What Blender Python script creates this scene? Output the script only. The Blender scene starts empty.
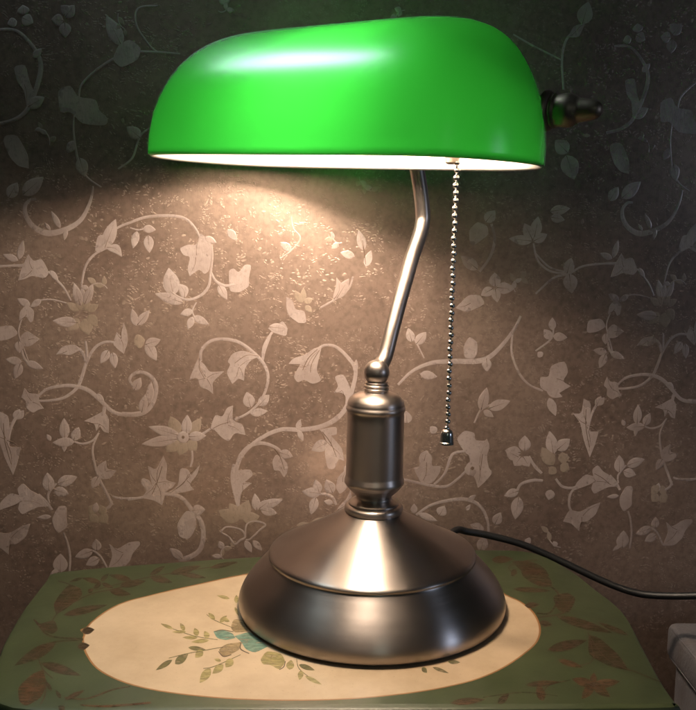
import bpy, bmesh, math, random
from mathutils import Vector, Matrix
random.seed(7)
scene = bpy.context.scene
COL = scene.collection

# ------------------------------------------------------------------ camera
CAM = Vector((-0.0151, -0.49732, 0.22177))
F = Vector((0.0, 0.9904067, -0.1381831))
U = Vector((-0.00523596, 0.1381812, 0.99039312))
R = Vector((0.99998629, 0.00072352, 0.00518573))
FPX = 860.0
cd = bpy.data.cameras.new('camera')
cam = bpy.data.objects.new('camera', cd); COL.objects.link(cam)
m = Matrix((R, U, -F)).transposed().to_4x4(); m.translation = CAM
cam.matrix_world = m
cd.sensor_fit = 'VERTICAL'; cd.sensor_height = 36.0; cd.lens = 36.0 * FPX / 710.0
cd.clip_start = 0.01; cd.clip_end = 50
scene.camera = cam

def ray(px, py):
    return F + R * ((px - 348) / FPX) + U * ((355 - py) / FPX)
def on_table(px, py, z=0.0):
    d = ray(px, py); return CAM + d * ((z - CAM.z) / d.z)
def on_depth(px, py, y):
    d = ray(px, py); return CAM + d * ((y - CAM.y) / d.y)
WY, WK = 0.113, 0.118                       # the wall: y = WY + WK * x
WS = Vector((1, WK, 0)).normalized(); WN = Vector((WK, -1, 0)).normalized()
def on_wall(px, py):
    """a traced point of the wallpaper as (distance along the wall, height)"""
    d = ray(px, py); t = (WY + WK * CAM.x - CAM.y) / (d.y - WK * d.x)
    p = CAM + d * t
    return (p.x * math.hypot(1, WK), p.z)
def wall_pt(s, z, h=0.0):
    return Vector((0, WY, 0)) + WS * s + Vector((0, 0, z)) + WN * h

# ------------------------------------------------------------------ helpers
def obj(name, bm, mats, parent=None, smooth=True):
    me = bpy.data.meshes.new(name)
    bm.normal_update(); bm.to_mesh(me); bm.free()
    if not isinstance(mats, (list, tuple)): mats = [mats]
    for mm in mats: me.materials.append(mm)
    if smooth:
        for p in me.polygons: p.use_smooth = True
    o = bpy.data.objects.new(name, me); COL.objects.link(o)
    if parent: o.parent = parent
    return o
def empty(name, loc=(0, 0, 0)):
    o = bpy.data.objects.new(name, None); COL.objects.link(o); o.location = loc
    o.empty_display_size = 0.02
    return o
def tag(o, label=None, cat=None, kind=None, group=None):
    if label: o['label'] = label
    if cat: o['category'] = cat
    if kind: o['kind'] = kind
    if group: o['group'] = group
def sharp(o, deg=35):
    me = o.data
    bm = bmesh.new(); bm.from_mesh(me)
    for e in bm.edges:
        if len(e.link_faces) == 2 and e.calc_face_angle(0) > math.radians(deg): e.smooth = False
    bm.to_mesh(me); bm.free()
def lathe(bm, prof, M=None, n=96):
    M = M or Matrix(); rings = []
    for r, z in prof:
        if r < 1e-6: rings.append([bm.verts.new(M @ Vector((0, 0, z)))])
        else: rings.append([bm.verts.new(M @ Vector((r * math.cos(2 * math.pi * k / n), r * math.sin(2 * math.pi * k / n), z))) for k in range(n)])
    for A, B in zip(rings, rings[1:]):
        for k in range(n):
            k2 = (k + 1) % n
            if len(A) == 1 and len(B) == 1: continue
            if len(A) == 1: bm.faces.new((A[0], B[k2], B[k]))
            elif len(B) == 1: bm.faces.new((A[k], A[k2], B[0]))
            else: bm.faces.new((A[k], A[k2], B[k2], B[k]))
    bmesh.ops.recalc_face_normals(bm, faces=bm.faces[:])
def crs(pts, n=8, closed=False):
    """Catmull-Rom through points of any dimension"""
    P = [Vector(p) for p in pts]; N = len(P); out = []
    rng = range(N) if closed else range(N - 1)
    for i in rng:
        if closed: a, b, c, d = P[i - 1], P[i], P[(i + 1) % N], P[(i + 2) % N]
        else: a, b, c, d = P[max(i - 1, 0)], P[i], P[i + 1], P[min(i + 2, N - 1)]
        for k in range(n):
            t = k / n
            out.append(0.5 * ((2 * b) + (c - a) * t + (2 * a - 5 * b + 4 * c - d) * t * t + (3 * b - a - 3 * c + d) * t ** 3))
    if not closed: out.append(P[-1])
    return out
def tube(bm, pts, rad, n=20):
    rings = []; prev = None
    for i, p in enumerate(pts):
        t = (pts[min(i + 1, len(pts) - 1)] - pts[max(i - 1, 0)]).normalized()
        if prev is None: u = t.orthogonal().normalized()
        else: u = (prev - t * prev.dot(t)).normalized()
        prev = u; v = t.cross(u)
        r = rad(i) if callable(rad) else rad
        rings.append([bm.verts.new(p + (u * math.cos(2 * math.pi * k / n) + v * math.sin(2 * math.pi * k / n)) * r) for k in range(n)])
    for A, B in zip(rings, rings[1:]):
        for k in range(n): bm.faces.new((A[k], A[(k + 1) % n], B[(k + 1) % n], B[k]))
    bm.faces.new(rings[0][::-1]); bm.faces.new(rings[-1])
    bmesh.ops.recalc_face_normals(bm, faces=bm.faces[:])

# ------------------------------------------------------------------ materials
class NT:
    def __init__(s, name):
        s.m = bpy.data.materials.new(name); s.m.use_nodes = True
        s.t = s.m.node_tree; s.t.nodes.clear()
        s.out = s.add('ShaderNodeOutputMaterial')
    def add(s, typ, **kw):
        n = s.t.nodes.new(typ)
        for k, v in kw.items():
            if k.startswith('i_'): n.inputs[k[2:].replace('_', ' ')].default_value = v
            else: setattr(n, k, v)
        return n
    def ln(s, a, b): s.t.links.new(a, b)
    def surf(s, sh): s.ln(sh, s.out.inputs['Surface'])
    def coord(s, scale=(1, 1, 1), kind='Object'):
        tc = s.add('ShaderNodeTexCoord'); mp = s.add('ShaderNodeMapping'); mp.inputs['Scale'].default_value = scale
        s.ln(tc.outputs[kind], mp.inputs['Vector']); return mp.outputs['Vector']
    def noise(s, vec, scale, detail=4, rough=.55):
        n = s.add('ShaderNodeTexNoise'); n.inputs['Scale'].default_value = scale
        n.inputs['Detail'].default_value = detail; n.inputs['Roughness'].default_value = rough
        s.ln(vec, n.inputs['Vector']); return n.outputs['Fac']
    def ramp(s, fac, stops):
        r = s.add('ShaderNodeValToRGB'); e = r.color_ramp.elements
        while len(e) < len(stops): e.new(0.5)
        for el, (p, c) in zip(e, stops):
            el.position = p; el.color = (c, c, c, 1) if isinstance(c, (int, float)) else (*c, 1)
        s.ln(fac, r.inputs['Fac']); return r.outputs['Color']
    def mix(s, fac, a, b, typ='MIX'):
        n = s.add('ShaderNodeMix', data_type='RGBA', blend_type=typ)
        for sock, v in ((n.inputs[0], fac), (n.inputs[6], a), (n.inputs[7], b)):
            if hasattr(v, 'is_output'): s.ln(v, sock)
            elif isinstance(v, (int, float)): sock.default_value = v
            else: sock.default_value = (*v, 1)
        return n.outputs[2]
    def bump(s, h, strength, dist):
        b = s.add('ShaderNodeBump'); b.inputs['Strength'].default_value = strength; b.inputs['Distance'].default_value = dist
        s.ln(h, b.inputs['Height']); return b.outputs['Normal']
    def princ(s, **kw):
        p = s.add('ShaderNodeBsdfPrincipled')
        for k, v in kw.items():
            k = k.replace('_', ' ')
            sock = p.inputs[k]
            if hasattr(v, 'is_output'): s.ln(v, sock)
            elif isinstance(v, (tuple, list)) and len(v) == 3 and k != 'Normal': sock.default_value = (*v, 1)
            else: sock.default_value = v
        s.surf(p.outputs[0]); return p

def metal(name, col, rough, aniso=0.0, ring=0.0):
    t = NT(name); v = t.coord()
    st = t.noise(t.coord((30, 30, 2600)), 1.0, 3) if ring else t.noise(v, 300, 3)
    big = t.noise(v, 35, 3)
    c = t.mix(big, tuple(x * .86 for x in col), tuple(min(1, x * 1.1) for x in col))
    r = t.mix(t.ramp(t.noise(v, 60, 5, .7), [(.50, 0.0), (.85, .55)]), t.ramp(st, [(.3, rough * .93), (.7, rough * 1.07)]), (rough * 1.25,) * 3)
    kw = dict(Base_Color=c, Metallic=1.0, Roughness=r)
    p = t.princ(**kw)
    if aniso:
        tg = t.add('ShaderNodeTangent', direction_type='RADIAL', axis='Z')
        p.inputs['Anisotropic'].default_value = aniso; p.inputs['Anisotropic Rotation'].default_value = .25; t.ln(tg.outputs[0], p.inputs['Tangent'])
    return t.m
M_base = metal('brushed_nickel_base', (.41, .37, .345), .33, .80, .03)
M_col = metal('brushed_nickel_column', (.54, .475, .43), .37, .5, .03)
M_stem = metal('satin_nickel_stem', (.50, .44, .40), .33)
M_chain = metal('chrome_beads', (.82, .79, .76), .22)
M_bronze = metal('dark_bronze', (.30, .235, .18), .48)
M_sock = metal('socket_metal', (.45, .38, .3), .35)

# green cased glass: tinted outer skin, opal white inner skin
def glass(name, dif, tra, tfac, gl):
    t = NT(name); v = t.coord()
    n = t.noise(v, 22, 2)
    d = t.add('ShaderNodeBsdfDiffuse'); d.inputs['Color'].default_value = (*dif, 1)
    tr = t.add('ShaderNodeBsdfTranslucent')
    t.ln(t.mix(n, tuple(x * .93 for x in tra), tuple(min(1, x * 1.05) for x in tra)), tr.inputs['Color'])
    mx = t.add('ShaderNodeMixShader'); mx.inputs[0].default_value = tfac
    t.ln(d.outputs[0], mx.inputs[1]); t.ln(tr.outputs[0], mx.inputs[2])
    g = t.add('ShaderNodeBsdfGlossy'); g.inputs['Roughness'].default_value = gl
    fr = t.add('ShaderNodeFresnel'); fr.inputs['IOR'].default_value = 1.5
    m2 = t.add('ShaderNodeMixShader'); t.ln(fr.outputs[0], m2.inputs[0])
    t.ln(mx.outputs[0], m2.inputs[1]); t.ln(g.outputs[0], m2.inputs[2])
    t.surf(m2.outputs[0]); return t.m
M_green = glass('green_cased_glass', (.012, .15, .02), (.036, .60, .062), .74, .27)
M_opal = glass('opal_white_glass', (.90, .88, .83), (.88, .88, .83), .30, .25)

def emit(name, col, st):
    t = NT(name); e = t.add('ShaderNodeEmission'); e.inputs['Color'].default_value = (*col, 1); e.inputs['Strength'].default_value = st
    t.surf(e.outputs[0]); return t.m
M_bulb = emit('frosted_bulb_lit', (1.0, .785, .60), 245.0)

def wall_ground():
    t = NT('wallpaper_ground'); v = t.coord()
    cloud = t.noise(v, 9, 4, .6)
    base = t.mix(t.ramp(cloud, [(.32, 0.0), (.68, 1.0)]), (.222, .156, .124), (.355, .262, .21))
    fine = t.noise(v, 260, 3)
    base = t.mix(t.ramp(fine, [(.3, .75), (.7, 1.1)]), (0, 0, 0), base)
    # two sizes of rubbed metallic flecks, thick in some places and thin in others
    tc = t.coord((1, 1, 1)); wob = t.add('ShaderNodeTexNoise'); wob.inputs['Scale'].default_value = 70; t.ln(tc, wob.inputs['Vector'])
    dist = t.mix(.012, tc, wob.outputs['Color'])
    def flecks(scale, lo, hi):
        vo = t.add('ShaderNodeTexVoronoi'); vo.inputs['Scale'].default_value = scale
        mp = t.add('ShaderNodeMapping'); mp.inputs['Rotation'].default_value = (0, .6, 0); mp.inputs['Scale'].default_value = (1, 1, 1.7)
        t.ln(dist, mp.inputs['Vector']); t.ln(mp.outputs[0], vo.inputs['Vector'])
        return t.ramp(vo.outputs['Distance'], [(lo, 1.0), (hi, 0.0)])
    pick = t.ramp(t.noise(v, 120, 2), [(.50, 0.0), (.56, 1.0)])
    fl = t.mix(1.0, flecks(430, .22, .40), pick, 'MULTIPLY')
    fl2 = t.mix(1.0, flecks(210, .20, .32), t.ramp(t.noise(v, 55, 2), [(.55, 0.0), (.62, 1.0)]), 'MULTIPLY')
    zone = t.ramp(t.noise(v, 14, 3), [(.30, .25), (.62, 1.0)])
    f = t.mix(1.0, t.mix(1.0, fl, fl2, 'LIGHTEN'), zone, 'MULTIPLY')
    c = t.mix(t.mix(1.0, f, (.50,) * 3, 'MULTIPLY'), base, (.54, .43, .35))
    linen = t.noise(t.coord((1500, 1500, 160)), 1.0, 2)
    hgt = t.mix(.25, f, linen)
    t.princ(Base_Color=c, Roughness=t.mix(f, (.36,) * 3, (.62,) * 3), Metallic=.45, Normal=t.bump(hgt, .35, .0004))
    return t.m
M_wall = wall_ground()
def wall_orn(name, c0, c1, rough):
    t = NT(name); v = t.coord()
    c = t.mix(t.ramp(t.noise(v, 26, 5, .65), [(.36, 0.0), (.64, 1.0)]), c0, c1)
    rub = t.ramp(t.noise(v, 420, 3), [(.56, 0.0), (.66, 1.0)])
    c = t.mix(t.mix(1.0, rub, (.35,) * 3, 'MULTIPLY'), c, tuple(x * .7 for x in c0))
    hatch = t.noise(t.coord((900, 900, 240)), 1.0, 2)
    p = t.princ(Base_Color=c, Roughness=t.ramp(t.noise(v, 55, 3), [(.35, rough * .7), (.65, rough * 1.3)]), Metallic=.2,
                Normal=t.bump(t.mix(.5, hatch, t.noise(v, 160, 3)), .32, .0005)); return t.m
M_orn = wall_orn('wallpaper_satin_leaf', (.36, .285, .255), (.50, .415, .385), .33)
M_orn2 = wall_orn('wallpaper_grey_petal', (.30, .235, .18), (.38, .30, .24), .42)
M_vein = wall_orn('wallpaper_vein', (.13, .085, .06), (.19, .13, .09), .5)

def paint(name, c0, c1, rough=.38, scale=60, crackle=.15, fade=0.0):
    t = NT(name); v = t.coord()
    c = t.mix(t.ramp(t.noise(v, scale, 5, .65), [(.34, 0.0), (.66, 1.0)]), c0, c1)
    sp = t.ramp(t.noise(v, 700, 2), [(.64, 0.0), (.72, 1.0)])
    c = t.mix(t.mix(1.0, sp, (.25,) * 3, 'MULTIPLY'), c, tuple(x * .45 for x in c0))
    p = t.princ(Base_Color=c, Roughness=t.ramp(t.noise(v, 30, 3), [(.3, rough * .8), (.7, rough * 1.25)]),
                Normal=t.bump(t.noise(v, 180, 4), crackle, .0006))
    p.inputs['Coat Weight'].default_value = .25; p.inputs['Coat Roughness'].default_value = .22
    if fade:                                  # dry-brushed: the coat below shows through in streaks
        a = t.ramp(t.noise(t.coord((160, 520, 1)), 1.0, 4, .65), [(.34, fade), (.60, 1.0)])
        t.ln(a, p.inputs['Alpha'])
    return t.m
M_tgreen = paint('green_table_paint', (.026, .038, .015), (.043, .057, .024), .36, 22)
M_cream = paint('cream_table_paint', (.38, .285, .18), (.50, .385, .255), .42, 18)
M_border = paint('ochre_border_paint', (.20, .09, .03), (.28, .14, .05))
PAINT = {
    'br': paint('brown_leaf_paint', (.050, .027, .012), (.034, .031, .013), .4, 90, fade=.45),
    'or': paint('rust_leaf_paint', (.080, .036, .014), (.045, .033, .013), .4, 110, fade=.45),
    'dk': paint('dark_line_paint', (.025, .016, .008), (.05, .03, .012), .4, 120),
    'te': paint('teal_petal_paint', (.075, .165, .125), (.17, .26, .19), .4, 130, fade=.45),
    'ol': paint('olive_leaf_paint', (.21, .18, .06), (.34, .28, .12), .4, 140, fade=.45),
    'ob': paint('umber_leaf_paint', (.15, .11, .05), (.34, .25, .13), .4, 140, fade=.45),
    'ds': paint('deep_olive_paint', (.08, .075, .03), (.15, .13, .05), .4, 140, fade=.45),
}
PKEYS = list(PAINT)
M_dark = paint('dark_moulding_paint', (.016, .017, .010), (.03, .028, .016), .4)
t = NT('rubber_cord'); t.princ(Base_Color=(.006, .006, .006), Roughness=.5); M_cord = t.m
def leather():
    t = NT('pale_leather'); v = t.coord()
    vo = t.add('ShaderNodeTexVoronoi'); vo.inputs['Scale'].default_value = 520; t.ln(v, vo.inputs['Vector'])
    t.princ(Base_Color=t.mix(t.noise(v, 12, 4), (.10, .093, .097), (.15, .14, .144)), Roughness=.48,
            Normal=t.bump(vo.outputs['Distance'], .25, .0006)); return t.m
M_leather = leather()

# ------------------------------------------------------------------ flat ornament tracing
def leaf_outline(x0, y0, x1, y1, w, bend=0.0, n=9):
    a, b = Vector((x0, y0)), Vector((x1, y1)); d = b - a; L = d.length; d = d / L; q = Vector((-d.y, d.x))
    up, lo = [], []
    for k in range(n + 1):
        t = k / n
        c = a + d * (L * t) + q * (bend * L * math.sin(math.pi * t))
        h = w * .5 * (math.sin(math.pi * t ** .8) ** .85 if 0 < t < 1 else 0.03)
        up.append(c + q * h); lo.append(c - q * h)
    return up + lo[::-1], [a + d * (L * t) + q * (bend * L * math.sin(math.pi * t)) for t in (.02, .25, .5, .72)]
def stem_outline(pts, w, n=7):
    P = crs(pts, n)
    if not isinstance(w, tuple): w = (w * .8, w, w * .8)
    N = len(P) - 1; A, B = [], []
    for i, p in enumerate(P):
        t = i / N
        ww = w[0] + (w[1] - w[0]) * t * 2 if t < .5 else w[1] + (w[2] - w[1]) * (t - .5) * 2
        d = (P[min(i + 1, N)] - P[max(i - 1, 0)]); d = d.normalized() if d.length > 1e-9 else Vector((1, 0))
        q = Vector((-d.y, d.x)) * ww * .5
        A.append(p + q); B.append(p - q)
    return A, B, P
def poly_outline(pts):
    # keep the traced tips, round what lies between them
    P = [Vector(p) for p in pts]; N = len(P); out = []
    for i in range(N):
        a, b, c = P[i - 1], P[i], P[(i + 1) % N]
        v1 = (a - b); v2 = (c - b)
        ang = v1.angle(v2) if v1.length > 1e-6 and v2.length > 1e-6 else math.pi
        if ang < math.radians(80): out.append(b)
        else:
            k = .28
            p0 = b + v1 * k; p2 = b + v2 * k
            for t in (0, .5, 1.0): out.append(p0 * (1 - t) ** 2 + b * 2 * t * (1 - t) + p2 * t * t)
    return out

# ------------------------------------------------------------------ wallpaper tracing (tile origin, tile scale, items)
S, P_, L_ = 'S', 'P', 'L'
TILES = []
def T(ox, oy, sc, *items): TILES.append((ox, oy, sc, items))
T(0, 190, 4.971,
  (S, [(462, -20), (458, 20), (440, 80), (400, 150), (330, 195), (240, 215), (170, 185), (130, 130), (125, 80), (150, 50), (180, 48)], (2, 8, 3)),
  (L_, 300, 190, 255, 105, 30), (L_, 330, 190, 320, 250, 24), (L_, 250, 200, 222, 162, 18),
  (S, [(-10, 375), (60, 378), (130, 380)], 2),
  (P_, [(90, 450), (105, 392), (140, 320), (165, 355), (208, 340), (245, 412), (222, 440), (160, 425), (125, 442)]),
  (L_, 90, 350, 15, 320, 34), (L_, 95, 345, 115, 250, 36),
  (S, [(240, 405), (280, 445), (320, 490), (352, 550)], 3), (L_, 250, 400, 290, 455, 28),
  (S, [(405, 475), (425, 380), (470, 320), (540, 285)], 3.2),
  (L_, 520, 290, 575, 145, 66), (P_, [(470, 305), (485, 225), (530, 220), (565, 262), (505, 310)]), (L_, 530, 285, 606, 332, 46, -.2),
  (L_, 400, 575, 368, 462, 46), (L_, 420, 570, 462, 470, 44), (L_, 410, 560, 408, 475, 28),
  ('G', 390, 600, 330, 560, 40), ('G', 430, 600, 490, 570, 40), ('G', 400, 600, 385, 520, 40), ('G', 420, 600, 440, 530, 40),
  (L_, 390, 660, 262, 650, 52), ('G', 390, 640, 340, 700, 60), ('G', 420, 640, 440, 720, 70), ('G', 440, 620, 480, 680, 56),
  (S, [(330, 562), (260, 545), (200, 548), (160, 565)], 2), (L_, 205, 545, 150, 582, 32), (L_, 150, 575, 85, 540, 38),
  (P_, [(140, 575), (170, 600), (165, 650), (150, 660), (130, 625), (95, 650), (98, 605), (120, 580)]),
  (S, [(130, 590), (105, 650), (92, 700), (100, 745), (122, 800), (140, 850)], 2))
T(130, 190, 4.971,
  (S, [(-120, 240), (-65, 190), (0, 162), (80, 135), (190, 128), (270, 140), (320, 185), (350, 245), (358, 315)], (2.5, 4, 2)),
  (P_, [(245, 290), (290, 270), (330, 275), (350, 215), (400, 250), (408, 300), (395, 400), (370, 420), (345, 392), (297, 428), (285, 395), (300, 330), (265, 325)]),
  (L_, 370, 235, 430, 262, 34),
  (S, [(405, 270), (410, 330), (400, 420), (390, 480), (350, 525), (290, 545), (240, 530), (200, 500)], (2, 3.8, 2)),
  (S, [(400, 400), (425, 450), (470, 475), (520, 470)], (2, 4, 3)),
  (P_, [(495, 490), (490, 400), (515, 388), (540, 412), (570, 370), (605, 372), (590, 440), (592, 480), (545, 510), (500, 505)]),
  (L_, 440, 470, 482, 545, 42), (L_, 270, 540, 232, 465, 48, .2), (L_, 215, 525, 192, 388, 84), (L_, 265, 560, 125, 515, 54),
  (S, [(330, 558), (310, 600), (320, 630)], 2), (L_, 312, 600, 250, 618, 38), (L_, 315, 628, 392, 668, 38), (L_, 312, 630, 288, 692, 36),
  (S, [(0, 188), (40, 198), (80, 190)], 2), (L_, 35, 205, 15, 290, 40), (L_, 90, 225, 97, 312, 50), (L_, 65, 190, 128, 198, 40),
  (L_, 485, 195, 532, 252, 40), (L_, 30, 675, 10, 590, 40), (L_, 35, 672, 97, 598, 44))
T(250, 190, 4.971,
  (P_, [(180, 530), (212, 548), (225, 595), (272, 600), (282, 660), (240, 662), (190, 622), (180, 580)]),
  ('G', 260, 560, 222, 500, 38), ('G', 265, 555, 265, 485, 30), ('G', 270, 560, 312, 540, 32), ('G', 275, 575, 308, 608, 30),
  (S, [(350, 585), (420, 545), (490, 490), (512, 430)], 3), (L_, 415, 545, 430, 435, 44, .2), (L_, 430, 540, 492, 440, 54),
  (L_, 95, 680, 188, 690, 44),
  (L_, 565, 300, 540, 200, 46), (L_, 575, 380, 602, 300, 40), (L_, 520, 330, 450, 310, 40), ('V', [(560, 250), (568, 310), (575, 370)], 1.4),
  (L_, 205, 300, 150, 260, 40), (S, [(150, 340), (205, 300), (250, 240), (215, 190), (205, 130)], 2))
T(0, 320, 4.971,
  (S, [(425, 105), (432, 160), (428, 205)], 3.5), (S, [(424, 205), (408, 160), (372, 130)], (3, 4.5, 3)),
  (P_, [(278, 172), (310, 130), (372, 120), (398, 148), (350, 176), (308, 168)]),
  (S, [(575, 112), (520, 110), (470, 140), (430, 210), (405, 290), (380, 340), (320, 385), (250, 400), (195, 402)], (3, 4.5, 3)),
  (P_, [(560, 120), (580, 60), (600, 80), (614, 12), (632, 60), (636, 110), (615, 168), (585, 145)]),
  (L_, 540, 150, 500, 215, 44), (L_, 560, 160, 572, 240, 42),
  (S, [(190, 380), (230, 345), (300, 328), (370, 328), (440, 350), (500, 400), (560, 455), (620, 470), (700, 462)], (3, 5.5, 5)),
  (P_, [(105, 385), (122, 338), (142, 365), (192, 368), (195, 410), (218, 440), (190, 446), (165, 462), (130, 440), (130, 402)]),
  (L_, 475, 370, 518, 402, 30), (S, [(520, 430), (515, 470)], 5),
  (P_, [(418, 502), (465, 480), (515, 452), (542, 490), (540, 562), (515, 555), (497, 528), (478, 552), (470, 515)]),
  (S, [(492, 560), (460, 600), (410, 615), (370, 605)], 3),
  (L_, 370, 605, 262, 610, 48), (L_, 322, 592, 318, 488, 52), (L_, 365, 600, 392, 533, 48), (L_, 320, 612, 318, 657, 26), (L_, 252, 600, 232, 568, 24),
  (S, [(490, 562), (462, 630), (465, 690), (490, 780), (530, 860), (558, 920)], (2, 3.5, 4)),
  (L_, 75, 495, 98, 443, 44), (S, [(85, 480), (55, 540), (40, 620), (35, 690)], 3),
  (P_, [(100, 80), (135, 52), (197, 95), (150, 132), (105, 130)]), (L_, 92, 105, 96, 165, 44),
  (P_, [(-20, 35), (60, 25), (92, 70), (40, 98), (-20, 105)]),
  (S, [(108, 150), (120, 190), (142, 215)], 3.5), (L_, 128, 208, 214, 242, 38), (L_, 108, 208, 28, 195, 40), (L_, 102, 215, 74, 292, 48))
T(130, 320, 4.971,
  (L_, 75, 122, 152, 98, 48), (L_, 80, 112, 132, 202, 54), ('G', 20, 110, 75, 100, 70),
  (S, [(50, 340), (12, 325), (0, 290), (30, 262), (80, 265), (120, 300), (130, 350), (110, 420), (70, 460), (20, 470), (-40, 467)], (3, 5, 6)),
  (L_, 20, 350, 52, 288, 48), (L_, 95, 415, 105, 305, 40), (L_, 58, 462, 77, 368, 44),
  (S, [(350, 205), (355, 150), (400, 105), (470, 95), (540, 110), (600, 150), (660, 210), (685, 270), (680, 330), (650, 400), (590, 460), (520, 495)], (4, 4.2, 3)),
  (P_, [(293, 298), (335, 195), (370, 220), (395, 260), (468, 255), (430, 290), (410, 310), (413, 368), (385, 345), (350, 335), (335, 285)]),
  ('V', [(345, 190), (345, 240), (370, 290)], 1.2),
  (P_, [(645, 180), (560, 150), (510, 165), (483, 207), (500, 220), (478, 262), (508, 318), (540, 290), (567, 302), (570, 240), (600, 200)]),
  ('V', [(640, 178), (580, 175), (520, 215)], 1.2),
  (L_, 600, 435, 580, 358, 60), (L_, 598, 465, 684, 452, 40), (L_, 640, 425, 692, 372, 48),
  (P_, [(512, 425), (508, 500), (562, 520), (574, 572), (520, 560), (490, 607), (450, 580), (420, 545), (398, 540), (422, 470), (460, 482), (482, 435)]),
  ('V', [(410, 540), (450, 520), (500, 505)], 1.2),
  (S, [(400, 540), (370, 560), (340, 575)], 3.5),
  ('G', 240, 570, 200, 478, 66), ('G', 300, 570, 352, 488, 56), ('G', 240, 600, 180, 655, 66), ('G', 270, 600, 245, 672, 66), ('G', 290, 600, 330, 650, 60),
  (L_, 250, 575, 92, 530, 52), (L_, 240, 590, 58, 617, 54), (L_, 280, 570, 285, 472, 54), (L_, 290, 580, 378, 575, 50),
  ('D', 264, 582, 30), (S, [(305, 620), (310, 690), (300, 730)], 3),
  (S, [(698, 78), (670, 150), (660, 200)], 3.2))
T(250, 320, 4.971,
  (S, [(60, 212), (70, 130), (110, 60)], 3.5), (P_, [(88, 40), (130, 30), (162, 2), (188, 40), (180, 82), (140, 70), (115, 62)]),
  (S, [(335, 145), (375, 125), (430, 135), (490, 190), (525, 250), (510, 340), (480, 430), (430, 490), (350, 530), (250, 545), (150, 545), (50, 590), (-30, 660), (-65, 740), (-72, 850)], (3, 6.5, 4)),
  (P_, [(192, 218), (215, 190), (270, 175), (320, 140), (357, 132), (340, 200), (330, 250), (357, 302), (310, 320), (270, 295), (235, 312), (215, 280), (250, 220)]),
  ('V', [(335, 145), (290, 190), (262, 250)], 1.3), ('V', [(345, 150), (310, 210), (300, 260)], 1.2),
  (P_, [(418, 280), (465, 268), (497, 330), (502, 390), (470, 445), (478, 380), (455, 360), (416, 362), (440, 330)]),
  (L_, 522, 262, 528, 195, 26), (L_, 235, 545, 250, 495, 28), (L_, 240, 548, 264, 602, 28),
  (P_, [(345, 545), (432, 528), (432, 572), (402, 574), (460, 640), (467, 700), (440, 690), (420, 742), (385, 740), (370, 660), (385, 620), (370, 570)]),
  ('V', [(360, 555), (400, 610), (430, 680)], 1.3),
  (L_, 390, 608, 306, 648, 60),
  (S, [(-72, 820), (-60, 700), (-10, 632), (60, 612), (130, 635), (162, 668)], (4, 5, 3)))
T(250, 420, 5.8,
  (P_, [(128, 240), (150, 198), (190, 220), (222, 260), (218, 300), (197, 334), (170, 292), (138, 294)]), (L_, 172, 188, 248, 212, 56),
  ('V', [(140, 165), (175, 215), (200, 290)], 1.2),
  (P_, [(497, 392), (510, 330), (557, 285), (572, 340), (560, 400), (520, 432)]), (L_, 480, 425, 442, 345, 66), (L_, 412, 425, 302, 415, 60),
  (L_, 402, 422, 378, 346, 54), (L_, 382, 448, 354, 548, 54), (S, [(400, 430), (440, 430), (480, 450), (500, 492)], 4),
  (L_, 505, 522, 582, 408, 44, .2), (L_, 482, 482, 428, 470, 34), (L_, 40, 515, 28, 428, 48), (L_, 60, 502, 188, 463, 54), (L_, 62, 520, 158, 542, 52),
  ('G', 270, 612, 350, 600, 30), ('G', 350, 600, 450, 565, 34))
T(0, 440, 4.971,
  (S, [(555, 300), (545, 330), (520, 347)], 4),
  (P_, [(480, 130), (527, 102), (530, 145), (578, 153), (550, 190), (510, 197), (488, 182)]), (L_, 488, 182, 457, 240, 44),
  (S, [(560, 280), (600, 290), (700, 288)], 3.5),
  ('G', 480, 360, 440, 330, 60), ('G', 490, 360, 530, 340, 60), ('G', 480, 370, 450, 410, 60), ('G', 500, 370, 530, 415, 56), (L_, 470, 360, 480, 310, 36),
  (P_, [(85, 240), (115, 213), (150, 250), (192, 270), (240, 330), (190, 332), (150, 350), (110, 372), (88, 342), (98, 312), (-10, 352), (0, 310), (50, 263), (95, 275)]),
  ('V', [(100, 260), (150, 285), (200, 320)], 1.2),
  (S, [(190, 270), (230, 310), (258, 348)], 4.5), (S, [(245, 312), (240, 270), (280, 215)], 3),
  (L_, 245, 255, 235, 162, 60), (L_, 285, 217, 384, 183, 54), (L_, 268, 248, 342, 268, 50),
  (P_, [(258, 390), (290, 328), (332, 328), (330, 390), (337, 430), (290, 467), (265, 430)]), (L_, 255, 380, 185, 386, 24),
  (S, [(315, 460), (335, 510), (348, 580), (345, 660)], 3.2),
  (L_, 300, 660, 300, 565, 74), (L_, 292, 640, 246, 675, 24),
  (S, [(535, 640), (500, 580), (460, 550), (420, 548)], 3), (L_, 462, 550, 372, 583, 48), (L_, 482, 552, 478, 492, 48), (L_, 492, 588, 428, 622, 48),
  (P_, [(535, 645), (560, 572), (543, 518), (582, 545), (640, 508), (692, 503), (698, 520), (660, 560), (645, 605), (600, 645)]))
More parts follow.
